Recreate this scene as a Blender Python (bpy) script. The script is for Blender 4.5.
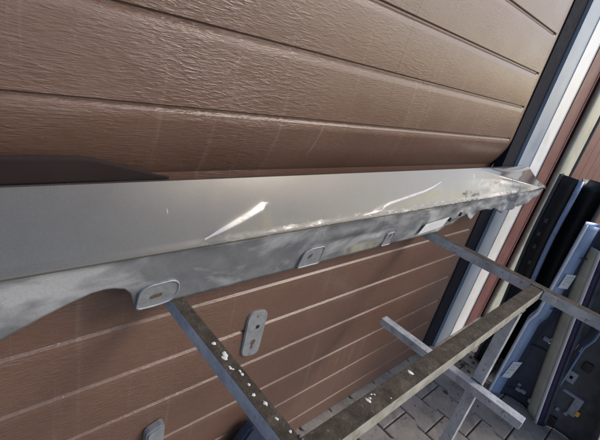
import bpy, bmesh, math, random
from mathutils import Vector, Matrix, noise
random.seed(7)
S = bpy.context.scene
COL = S.collection
for o in list(bpy.data.objects): bpy.data.objects.remove(o)

# ------------------------------------------------------------------ camera
cam = bpy.data.cameras.new('camera')
cam.sensor_fit = 'HORIZONTAL'; cam.sensor_width = 36.0
cam.lens = 388.974 * 36.0 / 600.0
cam.shift_x = 0.025; cam.shift_y = -0.010
cam.clip_start = 0.01; cam.clip_end = 1000
camo = bpy.data.objects.new('camera', cam); COL.objects.link(camo)
camo.matrix_world = Matrix(((0.74356082, 0.09528468, -0.66184449, 0.0),
                            (-0.63321566, 0.41835206, -0.65116778, -0.55),
                            (0.21483769, 0.90327315, 0.37140596, 1.21),
                            (0, 0, 0, 1)))
S.camera = camo
# ------------------------------------------------------------------ sky and sun
SUN_AZ, SUN_EL = 48.0, 37.0        # degrees to the right of straight behind the viewer, height
W = bpy.data.worlds.new('World'); S.world = W; W.use_nodes = True
nt = W.node_tree; bg = nt.nodes['Background']
sky = nt.nodes.new('ShaderNodeTexSky'); sky.sky_type = 'NISHITA'; sky.sun_disc = False
sky.sun_elevation = math.radians(SUN_EL); sky.sun_rotation = math.radians(180 - SUN_AZ)
sky.air_density = 1.0; sky.dust_density = 2.2; sky.ozone_density = 1.0
nt.links.new(sky.outputs[0], bg.inputs[0]); bg.inputs[1].default_value = 0.15
sl = bpy.data.lights.new('sun', 'SUN'); sl.energy = 0.85; sl.angle = math.radians(18); sl.color = (1, .93, .84)
so = bpy.data.objects.new('sun', sl); COL.objects.link(so)
az, el = math.radians(SUN_AZ), math.radians(SUN_EL)
sd = Vector((math.sin(az) * math.cos(el), -math.cos(az) * math.cos(el), math.sin(el)))
so.rotation_euler = sd.to_track_quat('Z', 'Y').to_euler()
S.render.engine = 'CYCLES'
S.view_settings.view_transform = 'Standard'; S.view_settings.look = 'None'
S.view_settings.exposure = 0.5; S.view_settings.gamma = 1.0

# ------------------------------------------------------------------ helpers
def sm(a, b, v):
    t = min(1, max(0, (v - a) / (b - a))); return t * t * (3 - 2 * t)

def empty(name, loc, label, cat, group=None):
    o = bpy.data.objects.new(name, None); COL.objects.link(o)
    o.location = loc; o['label'] = label; o['category'] = cat; o['kind'] = 'thing'; o.empty_display_size = .05
    if group: o['group'] = group
    return o

def link(name, me, parent=None, loc=None):
    o = bpy.data.objects.new(name, me); COL.objects.link(o)
    if parent is not None:
        o.parent = parent
        p = Vector(parent.location); q = parent.parent
        while q is not None: p += Vector(q.location); q = q.parent
        o.location = Vector(loc if loc else (0, 0, 0)) - p
    elif loc: o.location = loc
    return o

def mesh(name, vs, fs, mats, parent=None, smooth=False, mi=None, loc=None):
    me = bpy.data.meshes.new(name); me.from_pydata([tuple(v) for v in vs], [], fs); me.update()
    for m in (mats if isinstance(mats, (list, tuple)) else [mats]): me.materials.append(m)
    if mi: me.polygons.foreach_set('material_index', mi)
    if smooth: me.polygons.foreach_set('use_smooth', [True] * len(me.polygons))
    return link(name, me, parent, loc)

def bm_obj(name, bm, mats, parent=None, smooth=False, loc=None):
    bmesh.ops.recalc_face_normals(bm, faces=bm.faces)
    me = bpy.data.meshes.new(name); bm.to_mesh(me); bm.free()
    for m in (mats if isinstance(mats, (list, tuple)) else [mats]): me.materials.append(m)
    if smooth:
        me.polygons.foreach_set('use_smooth', [True] * len(me.polygons))
        me.set_sharp_from_angle(angle=math.radians(35))
    return link(name, me, parent, loc)

def add_box(bm, x0, x1, y0, y1, z0, z1, bev=0, topmat=None):
    r = bmesh.ops.create_cube(bm, size=1, matrix=Matrix.Translation(((x0+x1)/2, (y0+y1)/2, (z0+z1)/2)) @ Matrix.Diagonal((x1-x0, y1-y0, z1-z0, 1)))
    vs = r['verts']
    if bev:
        es = {e for v in vs for e in v.link_edges}
        r2 = bmesh.ops.bevel(bm, geom=list(es), offset=bev, segments=2, affect='EDGES', profile=.6)
        vs = list({v for f in r2['faces'] for v in f.verts} | {v for v in vs if v.is_valid})
    if topmat is not None:
        for f in {f for v in vs for f in v.link_faces}:
            f.normal_update()
            if f.normal.z > .7: f.material_index = topmat
    return vs

def box(name, x0, x1, y0, y1, z0, z1, mats, parent=None, bev=0, topmat=None):
    bm = bmesh.new(); add_box(bm, x0, x1, y0, y1, z0, z1, bev, topmat)
    o = bm_obj(name, bm, mats, parent, smooth=bev > 0)
    if bev: o.modifiers.new('wn', 'WEIGHTED_NORMAL').keep_sharp = True
    return o

def plate(name, pts, y, th, mat, parent, bev=.001, off=None):
    """flat outline in (x,z) at depth y (front), thickness th going back; off(x,z) gives an extra y"""
    bm = bmesh.new()
    f = bm.faces.new([bm.verts.new((p[0], y + (off(*p) if off else 0), p[1])) for p in pts])
    r = bmesh.ops.extrude_face_region(bm, geom=[f])
    for v in [g for g in r['geom'] if isinstance(g, bmesh.types.BMVert)]: v.co.y += th
    bmesh.ops.recalc_face_normals(bm, faces=bm.faces)
    if bev: bmesh.ops.bevel(bm, geom=list(bm.edges), offset=bev, segments=2, affect='EDGES')
    o = bm_obj(name, bm, mat, parent, smooth=True)
    if bev: o.modifiers.new('wn', 'WEIGHTED_NORMAL').keep_sharp = True
    return o

def rounded(pts, r, n=5):
    out = []
    N = len(pts)
    for i in range(N):
        a, b, c = Vector(pts[i-1]), Vector(pts[i]), Vector(pts[(i+1) % N])
        u = (a - b); v = (c - b); rr = min(r, u.length * .45, v.length * .45)
        u.normalize(); v.normalize()
        p0 = b + u * rr; p2 = b + v * rr
        for k in range(n + 1):
            t = k / n; q = p0 * (1-t)**2 + b * 2*t*(1-t) + p2 * t*t; out.append((q.x, q.y))
    return out

# ------------------------------------------------------------------ materials
class MT:
    def __init__(s, name, rough=.5, metal=0, spec=.5):
        s.m = bpy.data.materials.new(name); s.m.use_nodes = True
        s.t = s.m.node_tree; s.b = s.t.nodes['Principled BSDF']
        s.b.inputs['Roughness'].default_value = rough; s.b.inputs['Metallic'].default_value = metal
        s.b.inputs['Specular IOR Level'].default_value = spec
        s.tc = s.t.nodes.new('ShaderNodeTexCoord')
    def n(s, t, **k):
        x = s.t.nodes.new(t)
        for a, v in k.items(): setattr(x, a, v)
        return x
    def l(s, a, b): s.t.links.new(a, b)
    def noise(s, scale, detail=4, rough=.55, mapping=None, dist=0, coord='Object'):
        x = s.n('ShaderNodeTexNoise'); x.inputs['Scale'].default_value = scale
        x.inputs['Detail'].default_value = detail; x.inputs['Roughness'].default_value = rough; x.inputs['Distortion'].default_value = dist
        v = s.tc.outputs[coord]
        if mapping:
            mp = s.n('ShaderNodeMapping'); mp.inputs['Scale'].default_value = mapping; s.l(v, mp.inputs[0]); v = mp.outputs[0]
        s.l(v, x.inputs['Vector']); return x.outputs['Fac']
    def ramp(s, fac, stops):
        r = s.n('ShaderNodeValToRGB'); e = r.color_ramp.elements
        while len(e) < len(stops): e.new(.5)
        for q, (p, c) in zip(e, stops):
            q.position = p; q.color = (c[0], c[1], c[2], 1) if isinstance(c, (tuple, list)) else (c, c, c, 1)
        s.l(fac, r.inputs[0]); return r.outputs[0]
    def mix(s, f, a, b, mode='MIX'):
        x = s.n('ShaderNodeMix', data_type='RGBA', blend_type=mode)
        for sock, v in ((x.inputs[0], f), (x.inputs[6], a), (x.inputs[7], b)):
            if isinstance(v, (int, float)): sock.default_value = v
            elif isinstance(v, (tuple, list)): sock.default_value = (v[0], v[1], v[2], 1)
            else: s.l(v, sock)
        return x.outputs[2]
    def math(s, op, a, b=0, clamp=False):
        x = s.n('ShaderNodeMath', operation=op); x.use_clamp = clamp
        for sock, v in ((x.inputs[0], a), (x.inputs[1], b)):
            if isinstance(v, (int, float)): sock.default_value = v
            else: s.l(v, sock)
        return x.outputs[0]
    def xyz(s):
        x = s.n('ShaderNodeSeparateXYZ'); s.l(s.tc.outputs['Object'], x.inputs[0]); return x.outputs
    def rng(s, v, a, b, c=0, d=1):
        x = s.n('ShaderNodeMapRange'); x.interpolation_type = 'SMOOTHSTEP'
        s.l(v, x.inputs[0])
        for i, q in zip((1, 2, 3, 4), (a, b, c, d)): x.inputs[i].default_value = q
        return x.outputs[0]
    def color(s, c):
        if isinstance(c, (tuple, list)): s.b.inputs['Base Color'].default_value = (c[0], c[1], c[2], 1)
        else: s.l(c, s.b.inputs['Base Color'])
    def rough(s, v): s.l(v, s.b.inputs['Roughness'])
    def bump(s, h, dist, strength=1.0, prev=None):
        x = s.n('ShaderNodeBump'); x.inputs['Distance'].default_value = dist; x.inputs['Strength'].default_value = strength
        s.l(h, x.inputs['Height'])
        if prev is not None: s.l(prev, x.inputs['Normal'])
        s.l(x.outputs[0], s.b.inputs['Normal']); return x.outputs[0]

def plain(name, c, rough=.5, metal=0, var=.25, scale=30, bump=0, spec=.5, mapping=None):
    m = MT(name, rough, metal, spec)
    f = m.noise(scale, 5, .6, mapping)
    m.color(m.ramp(f, [(.3, tuple(x * (1 - var) for x in c)), (.7, tuple(min(1, x * (1 + var)) for x in c))]))
    m.rough(m.rng(f, .3, .7, max(.05, rough - .08), min(1, rough + .1)))
    if bump: m.bump(m.noise(scale * 6, 4, .6, mapping), bump)
    return m.m

# door: brown coated steel with embossed wood grain
m = MT('brown_woodgrain_coating', .40, 0, .65)
big = m.noise(2.2, 5, .6, (1, 1, 1.6))
grain = m.noise(1, 4, .62, (48, 1, 400), .5)
grain2 = m.noise(1, 2, .5, (110, 1, 420), .3)
c = m.ramp(big, [(.3, (.138, .077, .054)), (.7, (.182, .107, .078))])
c = m.mix(m.ramp(grain, [(.35, 0), (.62, .35)]), c, (.095, .048, .031))
X = m.xyz()
# dusty streaks running down the leaf and fine scuffs
st = m.noise(1, 4, .6, (55, 1, 2.2))
c = m.mix(m.ramp(st, [(.58, 0), (.78, .28)]), c, (.36, .28, .245))
fl = m.noise(260, 2, .5)
c = m.mix(m.ramp(fl, [(.70, 0), (.78, .35)]), c, (.42, .35, .31))
# two old vertical scrape marks
def line_mask(x0, z0, x1, z1, w):
    k = (x1 - x0) / (z1 - z0)
    dx = m.math('ABSOLUTE', m.math('SUBTRACT', X[0], m.math('ADD', m.math('MULTIPLY', X[2], k), x0 - k * z0)))
    a = m.rng(dx, w * .4, w, 1, 0)
    b = m.math('MULTIPLY', m.rng(X[2], min(z0, z1) - .004, min(z0, z1) + .01), m.rng(X[2], max(z0, z1) - .01, max(z0, z1) + .004, 1, 0))
    return m.math('MULTIPLY', a, b)
for (a0, b0, a1, b1, w, op, cc) in ((.8025, 1.226, .8165, 1.385, .0024, .85, (.06, .035, .028)), (.812, 1.150, .804, 1.216, .0018, .65, (.07, .04, .03)),
                                    (.352, 1.155, .392, 1.205, .0012, .22, (.45, .40, .36)), (.215, 1.235, .225, 1.262, .002, .5, (.5, .45, .41)),
                                    (1.02, 1.275, 1.03, 1.40, .0013, .3, (.09, .05, .04)), (1.170, 1.13, 1.178, 1.22, .0016, .25, (.42, .36, .32)), (.60, 1.02, .612, 1.10, .003, .22, (.40, .33, .29))):
    c = m.mix(m.math('MULTIPLY', line_mask(a0, b0, a1, b1, w), op), c, cc)
m.color(c)
m.rough(m.rng(big, .3, .7, .28, .38))
mod = m.rng(m.noise(1, 3, .6, (7, 1, 16)), .32, .68, .35, 1.5)
blot = m.math('MULTIPLY', m.ramp(m.noise(1, 2, .5, (50, 1, 230), .5), [(.48, 0), (.62, 1)]), m.rng(m.noise(1, 3, .6, (3, 1, 5)), .4, .62, .15, 1.6))
h = m.math('ADD', m.math('MULTIPLY', grain, mod), m.math('ADD', m.math('MULTIPLY', grain2, .3), m.math('MULTIPLY', blot, .28)))
h = m.math('MULTIPLY', h, m.rng(X[0], .20, .70, 1.5, .40))
m.bump(h, .0014, .5)
M_DOOR = m.m

# car sill: painted upper face
m = MT('grey_metallic_paint', .26, .15, .3)
X = m.xyz()
f1 = m.noise(9, 5, .65); fine = m.noise(900, 2, .5)
c = m.ramp(f1, [(.3, (.060, .056, .050)), (.7, (.078, .074, .066))])
c = m.mix(m.ramp(fine, [(.3, 0), (.75, .12)]), c, (.3, .29, .27))
band = m.math('MULTIPLY', m.rng(X[2], .918, .904), m.rng(X[0], .22, .5))          # worn strip along the crease
scr = m.noise(1, 6, .7, (28, 60, 120), .8)
wear = m.math('MULTIPLY', band, m.ramp(scr, [(.54, 0), (.66, .6)]))
c = m.mix(wear, c, (.62, .62, .60))
dk = m.math('MULTIPLY', band, m.ramp(m.noise(1, 4, .7, (60, 90, 200), .5), [(.64, 0), (.72, .3)]))
c = m.mix(dk, c, (.10, .10, .105))
endw = m.math('MULTIPLY', m.math('MULTIPLY', m.rng(X[0], 1.25, 1.6), m.math('MULTIPLY', m.rng(X[0], 1.60, 1.68, 1, 0), m.rng(X[2], .968, .958))), m.ramp(m.noise(1, 5, .7, (12, 30, 40), 1.2), [(.38, 0), (.56, .55)]))
c = m.mix(endw, c, (.60, .59, .56))
sc2 = m.noise(1, 2, .5, (90, 30, 14), .4)
c = m.mix(m.ramp(sc2, [(.74, 0), (.80, .5)]), c, (.60, .60, .58))
# bright glints along the two folds, put into the base colour
def glint_mask(pts):
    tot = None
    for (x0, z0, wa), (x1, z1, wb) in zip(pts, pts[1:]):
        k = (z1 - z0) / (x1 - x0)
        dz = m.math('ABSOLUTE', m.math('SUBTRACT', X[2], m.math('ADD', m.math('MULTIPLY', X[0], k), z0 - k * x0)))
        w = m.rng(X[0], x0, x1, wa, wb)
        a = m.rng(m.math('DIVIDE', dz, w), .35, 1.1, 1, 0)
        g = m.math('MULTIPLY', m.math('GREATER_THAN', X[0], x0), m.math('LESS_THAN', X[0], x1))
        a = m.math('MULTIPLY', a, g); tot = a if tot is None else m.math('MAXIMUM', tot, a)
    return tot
glints = m.math('MAXIMUM', glint_mask([(.318, .9100, .0012), (.352, .9215, .0040), (.400, .9365, .0056), (.436, .9480, .0046), (.444, .9500, .0030)]),
            glint_mask([(.74, .9085, .0012), (.775, .9110, .0022), (.815, .9150, .0012), (.826, .9215, .0026), (.85, .9270, .0030), (.901, .9325, .0026), (.96, .9390, .0030), (1.021, .9452, .0028), (1.08, .9550, .0026), (1.13, .9650, .0016)]))
c = m.mix(m.math('MULTIPLY', glints, m.ramp(m.noise(1, 3, .6, (60, 60, 160), .4), [(.25, .2), (.5, .42)])), c, (.75, .75, .73))
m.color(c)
r_ = m.math('ADD', m.rng(m.noise(14, 5, .6), .3, .7, .16, .24), m.math('ADD', m.math('MULTIPLY', m.math('ADD', wear, endw), .3), 0))
m.rough(r_)
m.b.inputs['Coat Weight'].default_value = .7; m.b.inputs['Coat Roughness'].default_value = .06
m.bump(m.math('MULTIPLY', m.noise(1, 6, .7, (50, 90, 160), .6), m.math('ADD', band, endw)), .0012, .6)
M_PAINT = m.m

# lower flange: dull dusty grey
m = MT('dull_grey_primer', .55, .25, .5)
X = m.xyz()
f1 = m.noise(14, 6, .62, None, .5); f2 = m.noise(5, 4, .6, (1, 1, 2), .4)
c = m.ramp(f1, [(.28, (.135, .142, .152)), (.52, (.185, .192, .203)), (.75, (.24, .246, .255))])
c = m.mix(m.ramp(f2, [(.47, 0), (.62, .75)]), c, (.56, .57, .58))
spk = m.noise(420, 2, .5)
c = m.mix(m.ramp(spk, [(.35, .15), (.55, 0)]), c, (.12, .125, .13))
dirt = m.math('MULTIPLY', m.rng(X[0], .95, 1.4), m.ramp(m.noise(1, 5, .7, (18, 40, 40), 1.0), [(.48, 0), (.62, .65)]))
c = m.mix(dirt, c, (.13, .135, .15))
ye = m.math('MULTIPLY', m.math('MULTIPLY', m.rng(X[0], .70, .74), m.rng(X[0], .86, .90, 1, 0)), m.rng(X[2], .812, .826, 1, 0))
c = m.mix(m.math('MULTIPLY', ye, m.ramp(m.noise(40, 4, .6), [(.35, .2), (.6, .8)])), c, (.42, .40, .31))
m.color(c); m.rough(m.rng(f1, .3, .7, .42, .66))
m.bump(m.noise(160, 4, .6), .0006, .6)
M_FLANGE = m.m

M_DARK = plain('dark_brown_grey_plastic', (.026, .018, .017), .85, 0, .2, 14, 0, .15)
M_TAB = plain('worn_grey_tab', (.27, .28, .29), .5, .3, .18, 60, .0004)
M_TABRIM = plain('worn_blue_grey_edge', (.27, .285, .30), .5, .3, .25, 80)
M_HOLE = plain('rusty_hole', (.10, .065, .045), .8, 0, .4, 200)
M_BLACK = plain('black_plastic', (.012, .012, .016), .45, 0, .3, 30)
M_RUBBER = plain('black_rubber_seal', (.012, .014, .023), .85, 0, .3, 40, 0, .15)
M_WHITE = plain('white_paint', (.80, .81, .82), .4, 0, .05, 20)
M_LABEL = plain('white_label', (.78, .78, .76), .45, 0, .05, 60)
M_PRINT = plain('grey_print', (.58, .58, .59), .6, 0, .2, 300)
M_JAMB = plain('blue_grey_frame_paint', (.30, .355, .43), .4, 0, .12, 8)
M_RED = plain('dark_red_wall_paint', (.155, .055, .050), .5, 0, .2, 9, .0008)
M_PINK = plain('pale_red_edge', (.42, .24, .22), .5, 0, .2, 40)
M_CREAM = plain('cream_paint', (.46, .46, .38), .4, 0, .2, 12)
M_BLUE = plain('blue_grey_car_paint', (.30, .39, .58), .3, .2, .15, 12)
M_NAVY = plain('dark_navy_plastic', (.028, .036, .058), .42, 0, .3, 18, .0006)
M_RIM = plain('pale_rim_highlight', (.74, .80, .88), .35, 0, .1, 30)  # bluish highlight along the bumper rim, put into the colour
M_PURPLE = plain('violet_car_paint', (.035, .03, .075), .3, .2, .2, 30)
M_GREYPL = plain('dark_grey_bumper_plastic', (.055, .058, .066), .5, 0, .35, 25, .0008)
M_CLIP = plain('grey_clip', (.24, .26, .30), .45, 0, .25, 90)
M_ORANGE = plain('orange_plastic', (.75, .36, .05), .4, 0, .1, 40)
M_LOCK = plain('grey_lock_enamel', (.27, .285, .30), .42, .2, .15, 60, .0003)
M_DROP = plain('white_dropping', (.80, .80, .76), .7, 0, .12, 250, .001)

m = MT('bare_steel_side', .45, .25, .5)
f = m.noise(22, 6, .65, (1, 1, 1)); c = m.ramp(f, [(.3, (.30, .315, .34)), (.55, (.50, .52, .55)), (.8, (.60, .62, .65))])
c = m.mix(m.ramp(m.noise(70, 5, .7), [(.56, 0), (.70, .8)]), c, (.16, .12, .09))
m.color(c); m.rough(m.rng(f, .3, .7, .4, .6)); m.bump(m.noise(160, 4, .6), .0008, .6); M_STEEL = m.m
m = MT('blue_skylit_side', .5, .1, .5)  # blue skylight on the arm's side is put into this colour
f = m.noise(26, 6, .7); c = m.ramp(f, [(.3, (.30, .37, .47)), (.6, (.52, .60, .70)), (.8, (.66, .71, .76))])
c = m.mix(m.ramp(m.noise(60, 5, .7), [(.56, 0), (.68, .7)]), c, (.30, .29, .28))
m.color(c); m.bump(m.noise(160, 4, .6), .0008, .6); M_BLUESIDE = m.m
m = MT('rail_side_dirty', .6, 0, .4)
f = m.noise(30, 6, .7, (1, 1, 1)); c = m.ramp(f, [(.3, (.20, .18, .14)), (.6, (.40, .385, .33)), (.8, (.50, .49, .43))])
m.color(c); m.bump(m.noise(160, 4, .6), .001, .6); M_RAILSIDE = m.m
m = MT('rusty_dirt_top', .85, 0, .3)
f = m.noise(38, 7, .72, None, .4); c = m.ramp(f, [(.30, (.030, .024, .018)), (.55, (.075, .060, .045)), (.72, (.13, .105, .08)), (.85, (.20, .17, .13))])
c = m.mix(m.ramp(m.noise(110, 4, .7), [(.62, 0), (.72, .6)]), c, (.24, .215, .18))
m.color(c); m.bump(m.noise(150, 6, .7), .003, .8); M_DIRT = m.m

m = MT('concrete_paver', .85, 0, .3)
oi = m.n('ShaderNodeObjectInfo')
f = m.noise(30, 6, .65); c = m.ramp(f, [(.3, (.22, .195, .17)), (.7, (.33, .30, .27))])
c = m.mix(m.rng(oi.outputs['Random'], 0, 1, 0, .45), c, (.26, .25, .245))
c = m.mix(m.ramp(m.noise(9, 5, .7), [(.5, 0), (.66, .6)]), c, (.095, .08, .068))
c = m.mix(m.ramp(m.noise(420, 2, .6), [(.58, 0), (.68, .5)]), c, (.34, .32, .30))
m.color(c); m.bump(m.noise(260, 5, .7), .0022, .8); M_PAVER = m.m
m = MT('joint_soil', .95, 0, .2)
f = m.noise(60, 7, .7); m.color(m.ramp(f, [(.3, (.06, .052, .042)), (.7, (.15, .13, .11))])); m.bump(m.noise(200, 5, .7), .004); M_SOIL = m.m

# ------------------------------------------------------------------ ground
g = mesh('ground', [(-150, -150, 0), (150, -150, 0), (150, 150, 0), (-150, 150, 0)], [(0, 1, 2, 3)], M_SOIL)
g['kind'] = 'structure'
# bone shaped pavers, long axis square to the door
L, w1, w2, a, b = .100, .0785, .0600, .036, .054
pout = [(-w1, -L), (w1, -L), (w1, -b), (w2, -a), (w2, a), (w1, b), (w1, L), (-w1, L), (-w1, b), (-w2, a), (-w2, -a), (-w1, -b)]
def paver_mesh():
    bm = bmesh.new()
    k = .985
    f = bm.faces.new([bm.verts.new((x * k * (.985), y * k, .012)) for x, y in pout])
    r = bmesh.ops.extrude_face_region(bm, geom=[f])
    for v in [q for q in r['geom'] if isinstance(q, bmesh.types.BMVert)]: v.co.z = -.02
    bmesh.ops.recalc_face_normals(bm, faces=bm.faces)
    es = [e for e in bm.edges if all(v.co.z > .01 for v in e.verts)]
    bmesh.ops.bevel(bm, geom=es, offset=.0035, segments=1, affect='EDGES')
    me = bpy.data.meshes.new('paver'); bm.to_mesh(me); bm.free(); me.materials.append(M_PAVER); return me
pm = paver_mesh()
cand = []
for i in range(-8, 22):
    for j in range(-14, 2):
        x = .55 + i * (w1 + w2 + .001); y = -.17 + j * .2015 + (.1007 if i % 2 else 0)
        if y > .12 or x < -.2 or y < -2.3: continue
        cand.append((abs(x - 1.6) + abs(y + .2) * .9, x, y))
cand.sort()
for k, (_, x, y) in enumerate(cand[:290]):
    o = link('paver', pm, g, (x, y, random.uniform(-.0018, .0018)))
    o.rotation_euler = (random.uniform(-.008, .008), random.uniform(-.008, .008), random.uniform(-.008, .008))
# dead leaves and grit against the wall
bm = bmesh.new()
for k in range(240):
    if k < 150: x, y = random.gauss(1.93, .16), -.04 - abs(random.gauss(0, .09))
    else: x, y = random.uniform(1.0, 2.1), random.uniform(-.5, -.02)
    s = random.uniform(.004, .016) if k < 150 else random.uniform(.002, .006)
    M_ = Matrix.Translation((x, y, .013 + s * .2)) @ Matrix.Rotation(random.uniform(0, 6.3), 4, 'Z') @ Matrix.Rotation(random.uniform(-.5, .5), 4, 'X') @ Matrix.Diagonal((s, s * .6, s * .25, 1))
    bmesh.ops.create_icosphere(bm, subdivisions=1, radius=1, matrix=M_)
o = bm_obj('leaf_litter', bm, plain('leaf_litter', (.06, .045, .03), .9, 0, .5, 60)); o['kind'] = 'stuff'
o['label'] = 'dark leaf litter and grit on the pavers by the door frame'; o['category'] = 'litter'

# ------------------------------------------------------------------ garage door: ribs as single sections with a pressed groove between them
door = empty('garage_door', (.25, 0, .02), 'brown woodgrain sectional garage door with horizontal grooves behind the rack', 'garage door')
GR = [1.21 + .55 * q for q in (1.86, 1.63, 1.40, 1.175, .95, .72, .487, .245, .025, -.195, -.475, -.68, -.905, -1.12, -1.335, -1.57, -1.79, -2.02)]
bottom_z = .02
edges = GR + [bottom_z]
XL, XG, XR = -1.3, 1.672, 1.700
def groove_profile(z, zt, zb):
    """depth (y, into the door +) at height z of the rib between grooves zt (top) and zb"""
    y = 0
    dt = zt - z                   # below the upper groove
    if dt < .0035: y = .0055
    elif dt < .0085: y = .0041 * (1 - (dt - .0035) / .0050) + .0014
    elif dt < .020: y = .0014 * (1 - (dt - .0085) / .0115)
    db = z - zb                   # above the lower groove
    if db < .0025: y = max(y, .0055 * (1 - db / .0025))
    return y
for i in range(len(edges) - 1):
    zt, zb = edges[i], edges[i + 1]
    hgt = zt - zb
    zs = [zt, zt - .0015, zt - .0035, zt - .005, zt - .0070, zt - .0085, zt - .0115, zt - .015, zt - .020, zt - .022, zt - hgt * .25, zt - hgt * .4, zt - hgt * .55, zt - hgt * .7, zt - hgt * .85, zb + .006, zb + .0027, zb + .0018, zb + .0009, zb + .00005]
    xs = [XL + (XG - .02 - XL) * k / 24 for k in range(25)] + [XG - .012, XG - .006, XG - .002, XG, XG + .002, XG + .008, XR - .003, XR - .0008, XR]
    vs = []; fs = []
    for x in xs:
        gf = 1 - sm(XG - .006, XG + .001, x)
        e = .003 * sm(XR - .0035, XR, x)
        for z in zs:
            bow = -.0012 * math.sin(math.pi * (zt - z) / hgt) if i > 0 else 0
            if abs(zt - GR[9]) < .001: bow = .066 * ((zt - z) / hgt) ** 1.9        # rolled inwards towards its foot, shaped to darken the band above the sill
            if abs(zt - GR[10]) < .001: bow = .066 * (1 - sm(.03, .11, zt - z))
            vs.append((x, groove_profile(z, zt, zb) * gf + e + (bow if bow > 0 else bow * gf), z))
    nz = len(zs)
    for k in range(len(xs) - 1):
        for j in range(nz - 1):
            fs.append((k*nz+j, k*nz+j+1, (k+1)*nz+j+1, (k+1)*nz+j))
    # back skin so that the leaf has thickness
    n0 = len(vs); vs += [(XL, .04, zt), (XR, .04, zt), (XR, .04, zb), (XL, .04, zb)]
    fs.append((n0, n0+1, n0+2, n0+3))
    r0 = (len(xs) - 1) * nz
    fs.append(tuple([r0 + j for j in range(nz)][::-1] + [n0+1, n0+2][0:2]))
    o = mesh('door_section', vs, fs, M_DOOR, door, smooth=True)
    o.data.set_sharp_from_angle(angle=math.radians(28))
# lock plate with spindle hole and keyhole
lk = plate('lock_plate', rounded([(.515, .648), (.577, .640), (.5745, .500), (.517, .512)], .022), -.0065, .008, M_LOCK, door, .002)
def disc(name, x, z, r, y, th, mat, parent, sides=20, sq=False):
    n = 4 if sq else sides
    pts = [(x + r * math.cos(2*math.pi*(k+.5)/n), z + r * math.sin(2*math.pi*(k+.5)/n)) for k in range(n)]
    return plate(name, pts, y, th, mat, parent, 0)
disc('spindle_hole', .5505, .597, .0068 , -.0072, .004, M_BLACK, lk, sq=True)
plate('keyhole', [(.5415, .532), (.5475, .530), (.5475, .542), (.5525, .546), (.5535, .554), (.548, .559), (.5415, .556), (.540, .549), (.5435, .543)] , -.0072, .004, M_HOLE, lk, 0)
disc('screw', .546, .630, .0035, -.0077, .004, M_TAB, lk); disc('screw', .546, .515, .0035, -.0077, .004, M_TAB, lk)
# small grey pull fixed lower down on the leaf
plate('door_pull', rounded([(.285, .412), (.326, .424), (.330, .300), (.289, .290)], .012), -.022, .0225, M_LOCK, door, .004)

# ------------------------------------------------------------------ frame and wall right of the door
fr = empty('door_frame', (1.95, -.02, 0), 'blue grey steel door frame with black seal and white front strip', 'door frame')
box('rubber_seal', 1.7005, 1.838, -.004, .03, .012, 2.35, M_RUBBER, fr, .003)
box('jamb', 1.8385, 2.195, -.013, .06, .0125, 2.4, M_JAMB, fr, .003)
box('white_strip', 2.012, 2.160, -.0165, -.012, .013, 2.4, M_WHITE, fr, .0015)
box('seal_lip', 1.8390, 1.850, -.0165, -.0125, .013, 2.4, M_JAMB, fr, .0015)
wl = empty('red_wall', (2.5, 0, 0), 'dark red painted board wall right of the garage door', 'wall')
xb = [2.200, 2.385, 2.55, 2.67, 2.89, 3.11, 3.33, 3.55, 3.77, 3.99, 4.21, 4.43, 4.65, 4.87, 5.09, 5.31, 5.6, 6.0, 6.5, 7.0, 8.0]
for k in range(len(xb) - 1):
    o = box('board', xb[k], xb[k+1] - .008, -.016, .1, .0, 2.9, M_RED, wl, .004)
box('edge_strip', 2.3785, 2.3845, -.0205, -.01, .0, 2.9, M_PINK, wl, .001)
hd = box('lintel', -3.0, 2.196, -.06, .1, 2.42, 2.9, M_RED, wl, .004)
lw = box('left_wall', -4.0, -1.305, -.06, .1, 0, 2.419, M_RED, wl, .004)

M_WELD = plain('dark_weld', (.09, .085, .085), .55, .4, .4, 90)
# ------------------------------------------------------------------ rack of welded square tube
rk = empty('metal_rack', (.74, -.38, 0), 'rusty welded square tube rack spattered with bird droppings under the sill', 'rack')
ZT = .7865
box('arm', .2815, .3060, -.80, -.020, ZT - .026, ZT, [M_BLUESIDE, M_DIRT], rk, .002, 1)
box('arm', 1.190, 1.2195, -.66, -.020, ZT - .029, ZT, [M_STEEL, M_DIRT], rk, .002, 1)
box('rail', .12, 1.1885, -.3955, -.3640, ZT - .0305, ZT - .0012, [M_RAILSIDE, M_DIRT], rk, .0025, 1)
box('post', 1.052, 1.0805, -.3940, -.3655, 0, ZT - .0315, [M_STEEL, M_STEEL], rk, .002)
box('post', .16, .1885, -.3940, -.3655, 0, ZT - .0315, [M_STEEL, M_STEEL], rk, .002)
box('rung', 1.022, 1.0510, -.512, -.074, .4875, .5125, [M_STEEL, M_STEEL], rk, .002)
plate('foot', [(1.03, .0125), (1.10, .0125), (1.10, .0165), (1.03, .0165)], -.415, .07, M_STEEL, rk, 0)
def weld(p0, p1, r, seed):
    rnd = random.Random(seed); bm = bmesh.new(); a_, b_ = Vector(p0), Vector(p1); n = max(3, int((b_ - a_).length / (r * .8)))
    for k in range(n + 1):
        p = a_ + (b_ - a_) * (k / n) + Vector((rnd.uniform(-1, 1), rnd.uniform(-1, 1), rnd.uniform(-1, 1))) * r * .25
        q = r * rnd.uniform(.8, 1.25)
        bmesh.ops.create_icosphere(bm, subdivisions=1, radius=q, matrix=Matrix.Translation(p))
    bm_obj('weld', bm, M_WELD, rk, True)
weld((1.1895, -.394, ZT - .001), (1.1895, -.365, ZT - .001), .0028, 1)
weld((1.1895, -.3955, ZT - .029), (1.1895, -.3955, ZT - .002), .0028, 2)
weld((.305, -.3955, ZT - .001), (.305, -.364, ZT - .001), .0028, 3)
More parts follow.
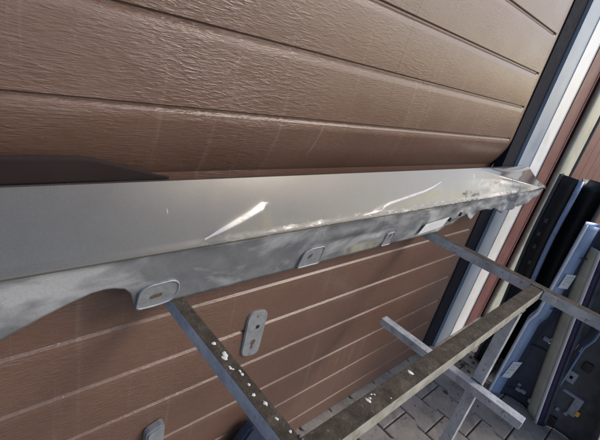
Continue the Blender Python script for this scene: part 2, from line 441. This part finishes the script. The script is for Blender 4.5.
weld((1.051, -.394, ZT - .0310), (1.051, -.366, ZT - .0310), .0028, 4)
weld((1.052, -.3945, ZT - .031), (1.080, -.3945, ZT - .031), .0028, 5)
weld((1.0515, -.3945, .489), (1.0515, -.3945, .512), .0026, 6)
weld((1.0515, -.366, .5125), (1.0515, -.394, .5125), .0026, 7)
def dropping(x, y, z, r, seed):
    rnd = random.Random(seed); bm = bmesh.new(); n = 12
    rr = [r * rnd.uniform(.6, 1.2) for _ in range(n)]
    st = rnd.uniform(.8, 1.9)
    c0 = bm.verts.new((0, 0, r * .12))
    r1 = [bm.verts.new((rr[k] * .6 * math.cos(k*2*math.pi/n), rr[k] * .6 * st * math.sin(k*2*math.pi/n), r * .105)) for k in range(n)]
    r2 = [bm.verts.new((rr[k] * math.cos(k*2*math.pi/n), rr[k] * st * math.sin(k*2*math.pi/n), -.0005)) for k in range(n)]
    for k in range(n):
        q = (k + 1) % n; bm.faces.new((c0, r1[k], r1[q])); bm.faces.new((r1[k], r2[k], r2[q], r1[q]))
    return bm_obj('dropping', bm, M_DROP, rk, True, (x, y, z))
for k, (x, y, r) in enumerate([(.294, -.176, .0040), (.2975, -.203, .0045), (.2935, -.209, .005), (.290, -.229, .003), (.2925, -.233, .0022), (.299, -.241, .0024), (.2985, -.247, .0026), (.2965, -.267, .0032),
                               (.292, -.284, .0036), (.298, -.303, .0036), (.2965, -.329, .0022), (.300, -.352, .003)]):
    dropping(x, y, ZT + .0002, r, k)
for k, (x, y, r) in enumerate([(.440, -.3725, .0028), (.4345, -.3735, .0034), (.4480, -.3690, .0024), (.452, -.3715, .0018), (.546, -.3745, .0055), (.470, -.389, .002)]):
    dropping(x, y, ZT - .0010, r, 40 + k)

# ------------------------------------------------------------------ the car sill panel
sill = empty('car_sill', (.75, -.07, .7865), 'long dented grey car sill panel lying on the rack against the brown door', 'car sill')
TY, TZ, KY, KZ = -.030, .997, -.075, .904
N0 = Vector((0, -.9, .436))
FL = Vector((KY - TY, KZ - TZ))
flen = FL.length
def seg_d(px, pt, poly):
    best = 9; pos = 0; acc = 0
    tot = sum((Vector(poly[i+1]) - Vector(poly[i])).length for i in range(len(poly) - 1))
    for i in range(len(poly) - 1):
        a_ = Vector(poly[i]); b_ = Vector(poly[i+1]); ab = b_ - a_; p = Vector((px, pt))
        u = max(0, min(1, (p - a_).dot(ab) / ab.length_squared)); d = (p - (a_ + ab * u)).length
        if d < best: best = d; pos = (acc + u * ab.length) / tot
        acc += ab.length
    return best, pos
tz = lambda z: (TZ - z) / (TZ - KZ) * flen
ridges = [  # polyline in (x, distance down the face), width, height
    ([(.325, tz(.9135)), (.3907, tz(.9327)), (.4418, tz(.9500))], .0031, -.0037),
    ([(.765, tz(.911)), (.8268, tz(.921)), (.901, tz(.9321)), (1.0211, tz(.9449)), (1.1237, tz(.964))], .0024, -.0031),
    ([(2.15, tz(.900)), (1.8, tz(.925)), (1.60, tz(.940))], .010, .0012),
]
dents = [(.50, tz(.922), .035, .012, -.0006), (.79, tz(.932), .04, .014, -.0006), (1.06, tz(.925), .06, .016, -.0010), (1.25, tz(.925), .04, .018, .0008),
         (1.47, tz(.945), .10, .02, -.0010)]
def disp(x, s):
    t = s * flen; d = 0
    for poly, w, h in ridges:
        if min(p[0] for p in poly) - .1 < x < max(p[0] for p in poly) + .1:
            q, pos = seg_d(x, t, poly)
            if h < 0:       # a fold: the lower side stands proud, so that the facet faces up
                for (xa, ta), (xb_, tb) in zip(poly, poly[1:]):
                    if xa <= x <= xb_ or (xb_ == poly[-1][0] and x > xb_) or (xa == poly[0][0] and x < xa):
                        q = math.copysign(q, t - (ta + (tb - ta) * (x - xa) / (xb_ - xa)))
                ends = sm(poly[0][0] - .02, poly[0][0] + .04, x) * (1 - sm(poly[-1][0] - (.004 if x < .6 else .07), poly[-1][0] + .02, x))
                d += -h * ends / (1 + math.exp(-q / w)) * math.exp(-(max(0, q) / (.06 if x < .6 else .08)) ** 2)
            else: d += h * math.exp(-(q / w) ** 2) * min(1, .25 + 3 * pos)
    for (dx, dt, wx, wt, h) in dents: d += h * math.exp(-((x - dx) / wx) ** 2 - ((t - dt) / wt) ** 2)
    near = sm(.78, 1.0, s) * sm(.25, .55, x) * (1 - .6 * sm(1.05, 1.25, x))
    d += near * .0011 * noise.noise(Vector((x * 38, s * 9, 1.3))) + near * .0005 * noise.noise(Vector((x * 110, s * 20, 4.1)))
    d += sm(1.3, 1.6, x) * .0007 * noise.noise(Vector((x * 14, s * 3.2, 7.7)))
    d += sm(.9, 1.3, x) * sm(.3, .8, s) * .0004 * noise.noise(Vector((x * 30, s * 6, 2.2)))
    return d * (1 - .75 * sm(1.75, 1.95, x))
def flare(x, y, z, s):
    # the far end of the sill swells out towards the viewer under a flat glossy top facet
    if x <= 1.36: return (x, y, z)
    sr = max(.02, min(1, (x - 1.36) / .74))
    w = .16 * sm(1.36, 2.12, x) * min(1, max(0, s) / sr)
    return (x - w * x, y - w * (.55 + y), z + w * (1.21 - z))
def xmap(u, s):
    xr = 1.925 + (2.172 - 1.925) * s if s < .63 else 2.041 + (2.172 - 2.041) * (s - .63) / .37 + .0
    if s < .63: xr = 1.925 + (2.041 - 1.925) * s / .63
    return u if u < 1.4 else 1.4 + (u - 1.4) * (xr - 1.4) / (2.172 - 1.4)
NU = 620; us = [-.75 + (2.172 + .75) * k / NU for k in range(NU + 1)]
NS = 30
vs = []; fs = []
pre = [(.011, -.016), (.0105, -.006), (.008, -.001), (.004, .0012)]           # rolled back edge, (y, z) from the top line
post = [(-.0025, -.0020), (-.0030, -.0050), (-.0010, -.0072), (.0035, -.0080)]
for u in us:
    roll = sm(1.25, 1.55, xmap(u, 0))
    for (dy, dz) in pre:
        x = xmap(u, 0); d = disp(x, 0) - .0012
        dy += N0.y * d; dz += N0.z * d
        vs.append((x, TY + dy, TZ + dz))
    for k in range(NS + 1):
        s = k / NS; x = xmap(u, s); d = disp(x, s) + .0018 * math.sin(math.pi * s) + .0017 * math.exp(-((s - .985) / .022) ** 2) 
        d += roll * .0015 * math.exp(-((s - .12) / .12) ** 2)
        jag = .0012 * noise.noise(Vector((x * 40, 3.3, 0))) * sm(.3, .6, x) * sm(.9, 1, s)
        vs.append(flare(x, TY + FL.x * s + N0.y * d, TZ + FL.y * s + N0.z * d + jag, s))
    for (dy, dz) in post:
        x = xmap(u, 1); d = disp(x, 1)
        jag = .0012 * noise.noise(Vector((x * 40, 3.3, 0))) * sm(.3, .6, x)
        vs.append(flare(x, KY + dy + N0.y * d, KZ + dz + N0.z * d + jag, 1))
nr = NS + 1 + len(pre) + len(post)
for k in range(NU):
    for j in range(nr - 1):
        fs.append((k*nr+j, k*nr+j+1, (k+1)*nr+j+1, (k+1)*nr+j))
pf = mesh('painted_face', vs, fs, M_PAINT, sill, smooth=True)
pf.data.set_sharp_from_angle(angle=math.radians(40))
md = pf.modifiers.new('thickness', 'SOLIDIFY'); md.thickness = .0022; md.offset = -1

# lower flange with the wheel arch cut-out and the torn right end
bot = [(-.75, .75), (-.30, .752), (-.10, .757), (0.0, .774), (.0391, .7926), (.0604, .8034), (.0884, .8187), (.118, .8318), (.1495, .8435), (.168, .8455), (.1805, .8439), (.1978, .8377), (.2085, .8248), (.214, .806),
       (.2165, .792), (.222, .7875), (.2899, .7872), (.5868, .7875), (.70, .7872), (.9404, .7885), (1.10, .7885), (1.22, .7885), (1.30, .806), (1.378, .840), (1.405, .825), (1.444, .8074), (1.462, .818), (1.483, .8413),
       (1.557, .842), (1.60, .832), (1.64, .836), (1.70, .815), (1.769, .8003), (1.80, .812), (1.86, .806), (1.92, .820), (1.96, .812), (2.055, .8266), (2.09, .845), (2.14, .85), (2.170, .868)]
def zbot(x):
    for i in range(len(bot) - 1):
        if bot[i][0] <= x <= bot[i+1][0]:
            u = (x - bot[i][0]) / (bot[i+1][0] - bot[i][0]); return bot[i][1] + u * (bot[i+1][1] - bot[i][1])
    return bot[-1][1]
us2 = sorted(set([-.75 + (2.170 + .75) * k / 700 for k in range(701)] + [p[0] for p in bot]))
FZ = KZ - .0085
def fl_y(z): return KY + .0040 + (KZ - z) / .1175 * .0150
NR = 16
vs = []; fs = []
for x in us2:
    zb = zbot(x)
    if x > 1.25: zb += .004 * noise.noise(Vector((x * 45, 0, 9)))
    jag = .0012 * noise.noise(Vector((x * 40, 3.3, 0))) * sm(.3, .6, x)
    dk = disp(x, 1)
    for k in range(NR + 1):
        s = k / NR; z = FZ + jag * (1 - s) + (zb - FZ) * s
        zz = z
        d = .0012 * noise.noise(Vector((x * 7, z * 14, 2))) + sm(.62, .8, x) * .004 * noise.noise(Vector((x * 11, z * 28, 5))) + sm(1.1, 1.35, x) * .006 * noise.noise(Vector((x * 17, z * 30, 8)))
        d += -.006 * math.exp(-((x - .70) / .10) ** 2 - ((z - .862) / .014) ** 2) + .005 * math.exp(-((x - .78) / .12) ** 2 - ((z - .842) / .010) ** 2)
        d *= 1 - .8 * sm(.75, 1, s) * (1 if x < 1.2 else 0)
        d = d * sm(0, .12, s) - dk * .9 * (1 - s)
        vs.append(flare(x, fl_y(z) + d, zz, 1))
nr = NR + 1
for k in range(len(us2) - 1):
    for j in range(NR): fs.append((k*nr+j, k*nr+j+1, (k+1)*nr+j+1, (k+1)*nr+j))
lf = mesh('lower_flange', vs, fs, M_FLANGE, sill, smooth=True)
md = lf.modifiers.new('thickness', 'SOLIDIFY'); md.thickness = .0025; md.offset = -1
# dark upper flange that rises at the left end
top = [(-.75, 1.0335), (-.2, 1.0335), (.058, 1.0335), (.10, 1.0334), (.142, 1.0332), (.160, 1.0308), (.1792, 1.0256), (.20, 1.019), (.2204, 1.0135), (.2440, 1.0065), (.270, 1.0005)]
tops = []
for i in range(len(top) - 1):
    for k in range(6): u = k / 6; tops.append((top[i][0] + u * (top[i+1][0] - top[i][0]), top[i][1] + u * (top[i+1][1] - top[i][1])))
tops.append(top[-1])
vs = []; fs = []
for x, z in tops:
    z0 = .9925
    for k in range(7): s = k / 6; zz = z + (z0 - z) * s; vs.append((x, -.0225 + .004 * s * s , zz))
for k in range(len(tops) - 1):
    for j in range(6): fs.append((k*7+j, k*7+j+1, (k+1)*7+j+1, (k+1)*7+j))
uf = mesh('upper_flange', vs, fs, M_DARK, sill, smooth=True)
md = uf.modifiers.new('thickness', 'SOLIDIFY'); md.thickness = .0025; md.offset = -1

def fly(x, z): return fl_y(z)
def tab(outline, r, hole, lift, back=.004):
    t = plate('mounting_tab', rounded(outline, r), -lift, lift + back, M_TAB, sill, .0012, fly)
    cx = sum(p[0] for p in outline) / len(outline); cz = sum(p[1] for p in outline) / len(outline)
    # raised rim round the tab
    out = rounded(outline, r); n = len(out)
    inn = [(cx + (p[0] - cx) * .90, cz + (p[1] - cz) * .86) for p in out]
    vs = []; fs = []
    for p, q in zip(out, inn):
        vs += [(p[0], fly(*p) - lift + .0005, p[1]), (cx + (p[0]-cx)*.985, fly(*p) - lift - .0016, cz + (p[1]-cz)*.975), (cx + (p[0]-cx)*.93, fly(*p) - lift - .0016, cz + (p[1]-cz)*.90), (q[0], fly(*q) - lift + .0004, q[1])]
    for k in range(n):
        k2 = (k + 1) % n
        for j in range(3): fs.append((4*k+j, 4*k2+j, 4*k2+j+1, 4*k+j+1))
    mesh('rim', vs, fs, M_TABRIM, t, smooth=True)
    if hole: plate('bolt_hole', rounded(hole, .004), -lift - .0007, .003, M_HOLE, t, 0, fly)
    return t
tab([(.2165, .7885), (.2195, .829), (.236, .8375), (.276, .8395), (.2885, .829), (.2885, .810), (.279, .7925), (.256, .7885)], .010, [(.239, .8075), (.240, .8145), (.2595, .8165), (.2585, .8095)], .004)
tab([(.571, .7885), (.5775, .8311), (.5986, .8401), (.6423, .8397), (.644, .7885)], .008, [(.5955, .811), (.598, .8215), (.6085, .8255), (.6075, .815)], .004)
tab([(.888, .7900), (.894, .832), (.931, .835), (.934, .7900)], .008, [(.909, .8195), (.912, .828), (.919, .828), (.917, .8195)], .003)
for (x, z) in ((1.2544, .8329), (1.3167, .847)):
    disc('clip_hole', x, z, .0075, fl_y(z) - .006, .012, M_BLACK, sill)
stk = [(1.066, .8050), (1.0848, .8385), (1.2291, .8475), (1.2116, .8148)]
sk = plate('label_sticker', stk, -.0085, .0012, M_LABEL, sill, 0, fly)
bm = bmesh.new()
def bil(u, v):
    p = (1-u)*(1-v)*Vector(stk[0]) + (1-u)*v*Vector(stk[1]) + u*v*Vector(stk[2]) + u*(1-v)*Vector(stk[3]); return p
for (v0, u0, u1) in ((.74, .1, .8), (.56, .1, .55), (.40, .1, .88), (.22, .1, .6)):
    q = [bil(u0, v0), bil(u1, v0), bil(u1, v0 + .05), bil(u0, v0 + .05)]
    bm.faces.new([bm.verts.new((p.x, fl_y(p.y) - .0088, p.y)) for p in q])
bm_obj('print', bm, M_PRINT, sk)

# ------------------------------------------------------------------ car parts stood on end at the right
def shell(name, prof, zs, xoff, mat, parent, th=.004, lean=(0, 0)):
    """prof: list of (x, y) across; swept up through zs with xoff(z) -> (dx, dy)"""
    vs = []; fs = []; n = len(prof)
    for z in zs:
        dx, dy = xoff(z)
        for (x, y) in prof: vs.append((x + dx, y + dy, z))
    for k in range(len(zs) - 1):
        for j in range(n - 1): fs.append((k*n+j, k*n+j+1, (k+1)*n+j+1, (k+1)*n+j))
    o = mesh(name, vs, fs, mat, parent, smooth=True)
    md = o.modifiers.new('thickness', 'SOLIDIFY'); md.thickness = th; md.offset = 0
    return o
# cream sill strip leaning on the red wall
cs = empty('car_sill', (2.53, -.04, 0), 'narrow cream car sill strip stood on end against the red wall', 'car sill')
arc = lambda cx, cy, r, a0, a1, n, ey=1: [(cx + r * math.cos(math.radians(a0 + (a1-a0)*k/n)), cy + ey * r * math.sin(math.radians(a0 + (a1-a0)*k/n))) for k in range(n + 1)]
zz = [.013 + 1.75 * k / 24 for k in range(25)]
shell('strip_body', [(2.425, -.020), (2.420, -.036)] + arc(2.53, -.038, .11, 180, 360, 14, .13) + [(2.64, -.020)], zz, lambda z: (0, -.001 - .003 * math.sin(z * 1.6)), M_CREAM, cs)
shell('edge_bead', arc(2.66, -.045, .010, 0, 330, 10), zz, lambda z: (0, -.001 - .003 * math.sin(z * 1.6)), M_GREYPL, cs, .002)
def blob(name, x, y, z, sx, sy, sz, mat, parent, rz=0):
    bm = bmesh.new(); add_box(bm, -sx/2, sx/2, -sy/2, sy/2, -sz/2, sz/2, min(sx, sy, sz) * .25)
    o = bm_obj(name, bm, mat, parent, True, (x, y, z)); o.rotation_euler.z = rz; return o
# black bumper behind
b0 = empty('bumper_cover', (2.15, -.26, 0), 'black bumper cover with thin blue edge standing next to the cream strip', 'bumper', 'bumper covers stood on end at the right')
zz = [.013 + .99 * k / 20 for k in range(21)]
bow0 = lambda z: (.0, -.004 + .028 * sm(.2, .8, z))
shell('bumper_shell', [(1.955, -.256), (2.06, -.235), (2.12, -.25), (2.13, -.30), (2.10, -.34), (2.02, -.352), (1.95, -.345)], zz, bow0, M_BLACK, b0)
shell('painted_edge', [(1.96, -.2445), (1.951, -.247), (1.949, -.252), (1.951, -.2575), (1.958, -.262)], zz, bow0, M_BLUE, b0, .003)
for (x, y, z) in ((1.962, -.178, .735), (1.962, -.186, .675), (1.962, -.180, .80), (1.962, -.198, .60), (1.962, -.20, .52)): blob('clip', x, y, z, .014, .014, .020, M_GREYPL, b0)
shell('back_panel', [(2.03, -.170), (1.985, -.172), (1.972, -.185), (1.970, -.215), (1.965, -.243)], zz, bow0, M_BLACK, b0, .004)
shell('back_edge', [(1.980, -.166), (1.972, -.168), (1.968, -.174), (1.970, -.180)], zz, bow0, M_GREYPL, b0, .003)
# blue grey bumper cover, its hollow side to the left
b1 = empty('bumper_cover', (1.86, -.40, 0), 'blue grey bumper cover with notched pale rim and white label on dark hollow inside', 'bumper', 'bumper covers stood on end at the right')
zz = [.013 + .86 * k / 60 for k in range(61)]
def off1(z):
    n = .016 * sm(.40, .47, z) * (1 - .0 * z)
    return (.015 * math.sin(z * 2.0), -n + .004 * (z - .4))
shell('bumper_shell', [(1.812, -.335), (1.83, -.352), (1.862, -.37), (1.872, -.40), (1.872, -.45), (1.86, -.485), (1.83, -.51)], zz, off1, M_NAVY, b1)
shell('rim', [(1.806, -.314), (1.800, -.316), (1.798, -.320), (1.802, -.3235)], zz, off1, M_RIM, b1, .003)
shell('painted_edge', [(1.803, -.3235), (1.806, -.329), (1.812, -.337), (1.828, -.354)], zz, off1, M_BLUE, b1, .003)
shell('outer_skin', [(1.81, -.312), (1.86, -.305), (1.91, -.34), (1.92, -.42), (1.90, -.50), (1.84, -.52)], zz, off1, M_BLUE, b1, .004)
def sticker(name, pts, parent):
    s_ = mesh(name, pts, [(0, 1, 2, 3)], M_LABEL, parent)
    md = s_.modifiers.new('thickness', 'SOLIDIFY'); md.thickness = .0008
    P = [Vector(p) for p in pts]; n = (P[1]-P[0]).cross(P[3]-P[0]).normalized()
    if n.x > 0: n = -n
    vs = []; fs = []
    for (v0, u0, u1) in ((.78, .12, .85), (.62, .12, .6), (.46, .12, .8), (.26, .12, .5)):
        b_ = len(vs)
        for (u, v) in ((u0, v0), (u1, v0), (u1, v0 + .08), (u0, v0 + .08)):
            vs.append((1-u)*(1-v)*P[0] + u*(1-v)*P[1] + u*v*P[2] + (1-u)*v*P[3] + n * .0012)
        fs.append((b_, b_+1, b_+2, b_+3))
    mesh('print', vs, fs, M_PRINT, s_)
    return s_
def on1(y, z, lift=.013):      # a point on the inner side of the blue bumper
    pr = [(1.806, -.329), (1.812, -.337), (1.83, -.352), (1.862, -.37), (1.872, -.40), (1.872, -.45), (1.86, -.485), (1.83, -.51)]
    dx, dy = off1(z); yy = y - dy
    for (xa, ya), (xb_, yb) in zip(pr, pr[1:]):
        if yb <= yy <= ya: u = (ya - yy) / (ya - yb); return (xa + u * (xb_ - xa) + dx - lift, y, z)
    return (pr[0][0] + dx - lift, y, z)
sticker('label_sticker', [on1(-.336, .115), on1(-.361, .115), on1(-.370, .205), on1(-.345, .205)], b1)
sticker('label_sticker', [on1(-.352, .60), on1(-.377, .60), on1(-.380, .665), on1(-.355, .665)], b1)
for (y, z, s_, mt) in ((-.40, .352, .024, M_CLIP), (-.42, .362, .02, M_CLIP), (-.415, .345, .008, M_WHITE), (-.405, .07, .022, M_CLIP), (-.40, .095, .014, M_CLIP), (-.425, .075, .02, M_CLIP), (-.465, .06, .022, M_CLIP), (-.39, .55, .03, M_CLIP), (-.42, .53, .02, M_CLIP)):
    p = on1(y, z, .006); blob('clip', p[0], p[1], p[2], .014, s_, s_ * .8, mt, b1)
# ribs across the hollow
for z in (.06, .30, .50, .74): 
    vs = [on1(y, z, l) for l in (.001, .012) for y in (-.365, -.40, -.45, -.49)]
    o = mesh('rib', vs, [(0, 1, 5, 4), (1, 2, 6, 5), (2, 3, 7, 6)], M_NAVY, b1); md = o.modifiers.new('t', 'SOLIDIFY'); md.thickness = .004
# cream edged bumper nearest the viewer
b2 = empty('bumper_cover', (1.90, -.56, 0), 'cream edged bumper cover with violet line and clips on dark back nearest the viewer', 'bumper', 'bumper covers stood on end at the right')
zz = [.013 + .78 * k / 30 for k in range(31)]
off2 = lambda z: (.01 * math.sin(z * 2), .155 * z - .02 * z * z)
shell('cream_edge', [(1.90, -.468), (1.862, -.472), (1.850, -.482), (1.840, -.498), (1.832, -.512)], zz, off2, M_CREAM, b2)
shell('white_edge', [(1.830, -.512), (1.822, -.516), (1.816, -.521), (1.815, -.526)], zz, off2, M_WHITE, b2, .003)
shell('violet_line', [(1.816, -.527), (1.815, -.531), (1.818, -.538), (1.826, -.544)], zz, off2, M_PURPLE, b2, .003)
shell('bumper_shell', [(1.826, -.545), (1.85, -.555), (1.865, -.58), (1.868, -.62), (1.86, -.66), (1.83, -.70), (1.80, -.72)], zz, off2, M_GREYPL, b2)
def on2(y, z, lift): 
    dx, dy = off2(z); yy = y
    pr = [(1.826, -.545), (1.85, -.555), (1.865, -.58), (1.868, -.62), (1.86, -.66), (1.83, -.70)]
    for (xa, ya), (xb_, yb) in zip(pr, pr[1:]):
        if yb <= yy <= ya: u = (ya - yy) / (ya - yb); return (xa + u * (xb_ - xa) + dx - lift, y + dy, z)
    return (1.83 + dx - lift, y + dy, z)
for (y, z, sy, sz, mt) in ((-.575, .27, .035, .05, M_CLIP), (-.575, .27, .018, .022, M_BLACK), (-.57, .11, .014, .014, M_CLIP), (-.60, .11, .014, .014, M_CLIP), (-.565, .05, .03, .04, M_BLACK), (-.59, .20, .05, .012, M_CLIP), (-.565, .40, .02, .03, M_CLIP), (-.61, .34, .03, .04, M_BLACK), (-.62, .16, .03, .09, M_CLIP)):
    p = on2(y, z, .006); blob('clip', p[0], p[1], p[2], .016, sy, sz, mt, b2)
p = on2(-.635, .14, .01); blob('reflector', p[0], p[1], p[2], .010, .014, .022, M_ORANGE, b2)
# dark blue trim piece standing low behind the near arm
tp = empty('plastic_trim', (.64, -.05, 0), 'dark blue plastic trim piece standing low against the brown door', 'trim piece')
plate('trim_body', rounded([(.475, .02), (.66, .02), (.655, .22), (.63, .262), (.575, .285), (.515, .19)], .02), -.055, .035, plain('dark_blue_plastic', (.02, .03, .06), .4, 0, .3, 20), tp, .008)
